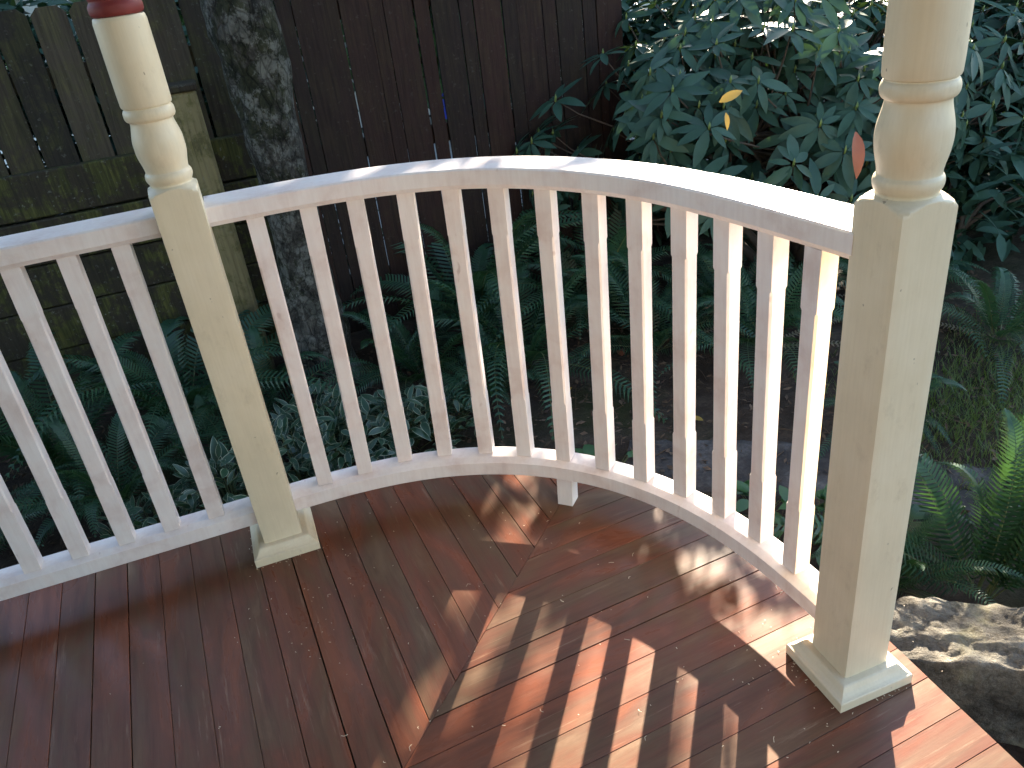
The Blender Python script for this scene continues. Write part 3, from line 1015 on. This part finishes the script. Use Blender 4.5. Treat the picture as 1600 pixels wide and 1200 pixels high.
def rhododendron():
    t = thing('rhododendron', 'large dark green rhododendron bush with whorled leathery leaves at the top right', 'bush', (2.9, 3.85, GZ))
    base = Vector((2.9, 3.85, GZ))
    r = random.Random(5)
    whorls = []
    tries = 0
    camp = Vector((0, 0, 1.517))
    while len(whorls) < 400 and tries < 20000:
        tries += 1
        # shell of an irregular mound
        a = r.uniform(0, 6.28); el = r.uniform(-.35, 1.35)
        d = Vector((math.cos(a) * math.cos(el), math.sin(a) * math.cos(el), math.sin(el)))
        k = 1 + .16 * math.sin(3 * a + 1) + .12 * math.sin(5 * a + 3 * el)
        sh_ = r.choice([1, .97, .9, .8, .68])
        p = Vector((3.22, 3.85, .42)) + Vector((d.x * 1.75 * k, d.y * .75 * k, d.z * .78)) * sh_
        if p.z > .94 + .11 * math.exp(-((p.x - 2.62) / .18) ** 2) + .36 * (p.y - 3.35) - .16 * max(0, min(1, p.x - 2.7)): continue
        if p.z < .10 + .10 * math.sin(p.x * 4): continue
        if p.y > 4.20: 
            if p.z < 1.5: continue
        if any((q - p).length < .10 for q, _ in whorls): continue
        whorls.append((p, d))
    stems = Acc()
    crown = Acc()
    def whorl_leaves(p, d):
        ax = (d * .85 + Vector((r.uniform(-.35, .35), r.uniform(-.4, .2), .55))).normalized()
        q = ax.to_track_quat('Z', 'Y').to_matrix().to_4x4()
        n = r.randint(7, 10)
        ph = r.uniform(0, 6.28)
        out = []
        droop = r.uniform(-.05, .55)
        for i in range(n):
            an = ph + 2 * math.pi * i / n + r.uniform(-.2, .2)
            s = r.uniform(.62, 1.22)
            mw = Matrix.Translation(p) @ q @ Matrix.Rotation(an, 4, 'Z') @ Matrix.Translation((.012, 0, r.uniform(-.012, .012))) @ Matrix.Rotation(droop + r.uniform(-.22, .22), 4, 'Y') @ Matrix.Rotation(r.uniform(-.25, .25), 4, 'X') @ Matrix.Diagonal((s, s, s, 1))
            out.append((r.randrange(3), mw))
        return out
    allv = []
    for (p, d) in whorls:
        allv.append((p, whorl_leaves(p, d)))
    # nearest visible first
    def score(p):
        v = p - camp
        z = v.dot(FW)
        px, py = v.dot(RT) / z, v.dot(UP) / z
        inside = abs(px) < .66 and abs(py) < .50
        front = Vector((2.95, 3.75, .42)) - p
        return (0 if inside else 100) + z + (.0 if front.y > 0 else 3)
    allv.sort(key=lambda e: score(e[0]))
    inv = Matrix.Translation(-base)
    cnt = 0
    tips = Acc()
    for (p, ls) in allv:
        for (k, mw) in ls:
            if cnt < 300:
                link_copy('leaf', RH_LEAF[k], t, inv @ mw)
            else:
                me = RH_LEAF[k]
                crown.add([(inv @ mw) @ v.co for v in me.vertices], [list(f.vertices) for f in me.polygons])
            cnt += 1
        # bud and twig
        pp = p - base
        ax = Vector((0, 0, 1))
        tips.add(*tube_vf([pp + Vector((0, 0, -.01)), pp + Vector((.002, -.004, .012)), pp + Vector((.002, -.006, .03))], [.004, .0065, .001], 5))
        cc = Vector((0.0 + r.uniform(-.5, .5), -.05, .35 + r.uniform(-.1, .4)))
        mid = pp.lerp(cc, .35) + Vector((0, 0, -.08))
        stems.add(*tube_vf([pp, pp.lerp(mid, .25) + Vector((0, 0, -.02)), mid, cc], [.003, .0045, .007, .011], 4, False))
    for i in range(7):
        a = i * .9
        e = Vector((r.uniform(-1.0, 1.0), r.uniform(-.5, .3), r.uniform(.5, .9)))
        stems.add(*tube_vf([Vector((.12 * math.cos(a), .12 * math.sin(a), -.05)), Vector((e.x * .4, e.y * .4, .3)), e], [.032, .024, .012], 7))
    c = crown.build('leaves', M_RHODO, t, True)
    c['kind'] = 'stuff'
    stems.build('branch', M_STEM, t, True)
    tips.build('buds', M_RHODO_TIP, t, True)['kind'] = 'stuff'
    return t, base
rh, rbase = rhododendron()
def at_px(px, py, dist):
    """world point on a sight line of the photograph, at a given distance - used once to place small leaves"""
    d = (FW * 1282.8 + RT * (px - 800) - UP * (py - 600)).normalized()
    return Vector((0, 0, 1.5171)) + d * dist
for (px, py, dist, me, lab, rot) in [(1124, 160, 3.0, RH_Y, 'yellow fading leaf', (30, .9)), (1134, 176, 3.0, RH_Y, 'small orange-yellow leaf', (-80, .55)),
                                     (1337, 206, 3.05, RH_O, 'large orange-red dying leaf hanging by the right post', (-82, 1.2))]:
    p = at_px(px, py, dist) - rbase
    an = math.radians(rot[0])
    ex = RT * math.cos(an) + UP * math.sin(an)
    ez = (-FW * .85 + Vector((.3, -.2, .35))).normalized()
    ez = (ez - ex * ez.dot(ex)).normalized()
    ey = ez.cross(ex)
    o = link_copy('leaf', me, rh, Matrix.Translation(p) @ Matrix((ex, ey, ez)).transposed().to_4x4() @ Matrix.Scale(rot[1], 4))
    o['label'] = lab

# second bush filling the far right behind it
def back_bush(label, c, rx, ry, rz, n, seed):
    r = random.Random(seed)
    t = thing('bush', label, 'bush', (c[0], c[1], GZ), 'bushes at the back of the garden')
    A = Acc()
    for i in range(n):
        d = Vector((r.gauss(0, 1), r.gauss(0, 1), r.gauss(0, 1))).normalized() * r.uniform(.55, 1.0)
        p = Vector((d.x * rx, d.y * ry, c[2] - GZ + d.z * rz))
        if p.z < .02: continue
        me = RH_LEAF[r.randrange(3)]
        s = r.uniform(.8, 1.2)
        mw = Matrix.Translation(p) @ Euler((r.uniform(-.6, .6), r.uniform(-.5, .9), r.uniform(0, 6.28))).to_matrix().to_4x4() @ Matrix.Diagonal((s, s, s, 1))
        A.add([mw @ v.co for v in me.vertices], [list(f.vertices) for f in me.polygons])
    A.build('foliage', M_RHODO, t, True)
    B = Acc()
    for i in range(9):
        e = Vector((r.uniform(-.7, .7) * rx, r.uniform(-.7, .7) * ry, r.uniform(.5, 1.0) * c[2] - GZ))
        B.add(*tube_vf([Vector((r.uniform(-.1, .1), r.uniform(-.1, .1), -.03)), e * .5 + Vector((0, 0, .1)), e], [.02, .013, .006], 5))
    B.build('branch', M_STEM, t, True)
back_bush('dark bush at the right edge behind the rhododendron and ferns', (4.75, 3.6, .15), 1.0, .8, .75, 1500, 3)
back_bush('dense hedge shrub behind the grey picket fence', (-1.1, 4.85, .42), 1.9, .38, 1.15, 10500, 9)
back_bush('dark low hedge behind the rhododendron past the end of the dark fence', (3.3, 4.9, .18), 1.9, .4, 1.08, 8000, 12)
back_bush('dark shrub at the very end of the dark board fence', (2.45, 4.72, .25), .42, .22, .92, 900, 17)
back_bush('low dark shrub in the shade below the rhododendron, right of the near post', (3.6, 3.35, -.05), .7, .4, .4, 600, 4)

# variegated ground cover behind the left post
V_LEAF = [leaf_mesh('leaf', [M_VGREEN, M_VCREAM], l_, w_, .22, c_, 5, margin=1) for l_, w_, c_ in ((.072, .027, .15), (.086, .030, .30), (.062, .025, .05))]
def vplant(x, y, label, n=110, rx=.2, h=.24, seed=0):
    r = random.Random(seed)
    gz = ground_h(x, y)
    t = thing('variegated_plant', label, 'plant', (x, y, gz), 'variegated ground cover plants')
    st = Acc()
    for i in range(n):
        a = r.uniform(0, 6.28); q = math.sqrt(r.random())
        px, py = math.cos(a) * q * rx, math.sin(a) * q * rx
        pz = h * (1 - .75 * q * q) * r.uniform(.45, 1.05) + .02
        s = r.uniform(.75, 1.25)
        mw = Matrix.Translation((px, py, pz)) @ Euler((r.uniform(-.7, .7), r.uniform(-1.1, .35), a + r.uniform(-1.4, 1.4))).to_matrix().to_4x4() @ Matrix.Diagonal((s, s, s, 1))
        link_copy('leaf', V_LEAF[r.randrange(3)], t, mw)
        if i % 2 == 0:
            st.add(*tube_vf([Vector((px * .3, py * .3, -.01)), Vector((px * .7, py * .7, pz * .6)), Vector((px, py, pz))], [.002, .0018, .001], 3, False))
    st.build('stem', M_GSTEM, t, True)
for i, (x, y, lab, n, rx, h) in enumerate([
        (-.62, 2.82, 'variegated plant at the left end of the patch, behind the straight railing', 80, .16, .16),
        (-.34, 2.86, 'variegated plant just left of the left post', 130, .22, .26),
        (-.06, 2.92, 'variegated plant right behind the left post', 130, .22, .28),
        (.14, 2.98, 'variegated plant behind the first and second curved balusters', 130, .22, .26),
        (.38, 3.04, 'variegated plant behind the third curved baluster', 120, .21, .24),
        (.58, 3.08, 'variegated plant at the right end of the patch, by the bare leaf litter', 90, .17, .18),
        (.06, 3.25, 'variegated plant at the foot of the tree trunk', 100, .2, .22)]):
    vplant(x, y, lab, int(n * 1.7), rx * 1.05, h, 40 + i)

# broad-leaved little plants between path and deck
B_LEAF = [leaf_mesh('leaf', [M_BROAD], l_, w_, .2, c_, 5) for l_, w_, c_ in ((.085, .05, .2), (.07, .042, .35), (.095, .046, .1))]
def bplant(x, y, label, n=26, rx=.10, h=.14, seed=0):
    r = random.Random(seed)
    t = thing('leafy_plant', label, 'plant', (x, y, ground_h(x, y)), 'small leafy plants by the deck')
    st = Acc()
    for i in range(n):
        a = r.uniform(0, 6.28); q = math.sqrt(r.random())
        px, py = math.cos(a) * q * rx, math.sin(a) * q * rx
        pz = h * (1 - .6 * q * q) * r.uniform(.5, 1.05) + .02
        s = r.uniform(.7, 1.2)
        mw = Matrix.Translation((px, py, pz)) @ Euler((r.uniform(-.4, .4), r.uniform(-.5, .5), a + r.uniform(-.8, .8))).to_matrix().to_4x4() @ Matrix.Diagonal((s, s, s, 1))
        link_copy('leaf', B_LEAF[r.randrange(3)], t, mw)
        st.add(*tube_vf([Vector((0, 0, -.01)), Vector((px * .6, py * .6, pz * .6)), Vector((px, py, pz))], [.002, .0018, .0012], 3, False))
    st.build('stem', M_GSTEM, t, True)
bplant(1.50, 1.70, 'leafy plant seen between the two last balusters before the right post', 34, .13, .16, 1)
bplant(1.42, 1.92, 'leafy plant seen two balusters further left, beside the path', 20, .10, .10, 2)
bplant(1.10, 2.42, 'leafy plant at the left end of the path, behind the middle balusters', 18, .10, .08, 3)

# ------------------------------------------------------------------ boulders
def boulder(label, loc, rx, ry, rz, seed, rot=0.0, flat=.55, front=.62):
    r = random.Random(seed)
    bm = bmesh.new()
    bmesh.ops.create_icosphere(bm, subdivisions=6, radius=1.0)
    pl = []
    for i in range(11):
        d = Vector((r.gauss(0, 1), r.gauss(0, 1), r.gauss(0, .8))).normalized()
        pl.append((d, r.uniform(.66, .92)))
    pl.append((Vector((-.06, .02, 1)).normalized(), flat))
    pl.append((Vector((-.12, -1, .10)).normalized(), front))
    ph = [r.uniform(0, 6) for _ in range(6)]
    for v in bm.verts:
        p = v.co.normalized()
        k = 1.0
        for d, c in pl:
            q = p.dot(d)
            if q > 0: k = min(k, c / q if q * k > c else k)
        o_ = Vector((ph[0] * 3, ph[1] * 3, ph[2] * 3))
        k *= 1 + .10 * noise.fractal(p * 1.6 + o_, .9, 2.1, 5) * .6 + .035 * (1 - abs(noise.noise(p * 4.5 + o_)) * 2) * .6 + .015 * noise.fractal(p * 7 + o_, .7, 2.2, 5) + .007 * noise.noise(p * 30 + o_)
        v.co = Vector((p.x * rx, p.y * ry, p.z * rz)) * k
    me = bpy.data.meshes.new('boulder')
    bm.to_mesh(me)
    bm.free()
    me.materials.append(M_ROCK)
    me.polygons.foreach_set('use_smooth', [True] * len(me.polygons))
    o = bpy.data.objects.new('boulder', me)
    COL.objects.link(o)
    o.location = loc
    o.rotation_euler = (0, 0, rot)
    tag(o, label, 'boulder', 'boulders beside the deck')
boulder('large lichened granite boulder with a sunlit top beside the right post', (1.485, .985, -.50), .42, .25, .52, 3, -.62, .66, .42)
boulder('darker shaded boulder wedged lower down between the big boulder and the deck edge', (1.40, .66, -.66), .26, .20, .34, 8, -.4)

# ------------------------------------------------------------------ litter, grass, fallen leaves
r = random.Random(21)
A = Acc()
for i in range(7500):
    x, y = r.uniform(-1.6, 3.6), r.uniform(1.6, 4.1)
    if x < 1.15 and y < 2.3: continue
    L = r.uniform(.012, .042)
    V, F, M = leaf_vf(L, L * r.uniform(.3, .6), r.uniform(-.3, .5), r.uniform(-.3, .4), 2)
    mw = Matrix.Translation((x, y, ground_h(x, y) + r.uniform(.004, .026))) @ Euler((r.uniform(-.5, .5), r.uniform(-.4, .4), r.uniform(0, 6.28))).to_matrix().to_4x4()
    A.add([mw @ v for v in V], F)
for i in range(260):
    x, y = r.uniform(-1.4, 3.4), r.uniform(1.7, 3.9)
    if x < 1.15 and y < 2.3: continue
    a = r.uniform(0, 6.28); L = r.uniform(.05, .22)
    p = Vector((x, y, ground_h(x, y) + .012)); d = Vector((math.cos(a), math.sin(a), r.uniform(-.05, .12))) * L
    A.add(*tube_vf([p - d / 2, p + Vector((0, 0, .008)), p + d / 2], [.002, .0022, .001], 4, False))
tag(A.build('leaf_litter', M_LITTER), 'brown fallen leaves and twigs covering the bare soil of the bed', 'leaf litter', kind='stuff')
A = Acc()
for i in range(5200):
    x, y = r.gauss(2.62, .42), r.gauss(2.02, .30)
    if y < 1.55 or x < 2.05: continue
    z = ground_h(x, y)
    h = r.uniform(.025, .07); a = r.uniform(0, 6.28)
    d = Vector((math.cos(a), math.sin(a), 0)); n_ = Vector((-d.y, d.x, 0)) * .0016
    p = Vector((x, y, z))
    k = len(A.V)
    A.V.extend([p - n_, p + n_, p + d * h * .3 + Vector((0, 0, h * .6)) + n_ * .7, p + d * h * .3 + Vector((0, 0, h * .6)) - n_ * .7, p + d * h * .8 + Vector((0, 0, h))])
    A.F += [[k, k + 1, k + 2, k + 3], [k + 3, k + 2, k + 4]]; A.M += [0, 0]
tag(A.build('grass', M_GRASS), 'short mossy grass on the ground right of the near post', 'grass', kind='stuff')
def fallen(x, y, label, me, rz, dz=.02):
    o = link_copy('fallen_leaf', me, None, Matrix.Translation((x, y, ground_h(x, y) + dz)) @ Euler((.15, -.1, rz)).to_matrix().to_4x4())
    tag(o, label, 'leaf', 'fallen leaves on the soil')
FY1 = leaf_mesh('fallen_leaf', [M_YELLOW], .075, .042, .15, .05, 5)
FO1 = leaf_mesh('fallen_leaf', [M_ORANGE], .060, .036, .25, .10, 5)
fallen(1.13, 3.05, 'bright yellow fallen leaf on the soil behind the middle balusters', FY1, .2, .03)
fallen(1.52, 3.18, 'small orange fallen leaf below the ferns right of the middle', FO1, 1.4, .05)
fallen(1.56, 2.52, 'pale yellow-green fallen leaf beside the path', FY1, 2.2)
fallen(2.62, 2.42, 'reddish brown fallen leaf lying right of the near post by the fern', FO1, .4)
HL = leaf_mesh('fallen_leaf', [M_VGREEN, M_VCREAM], .085, .055, .1, .05, 6, margin=1)
fallen(-.86, 2.80, 'oval blue-green leaf with a pale rim lying behind the straight railing', HL, .1, .03)
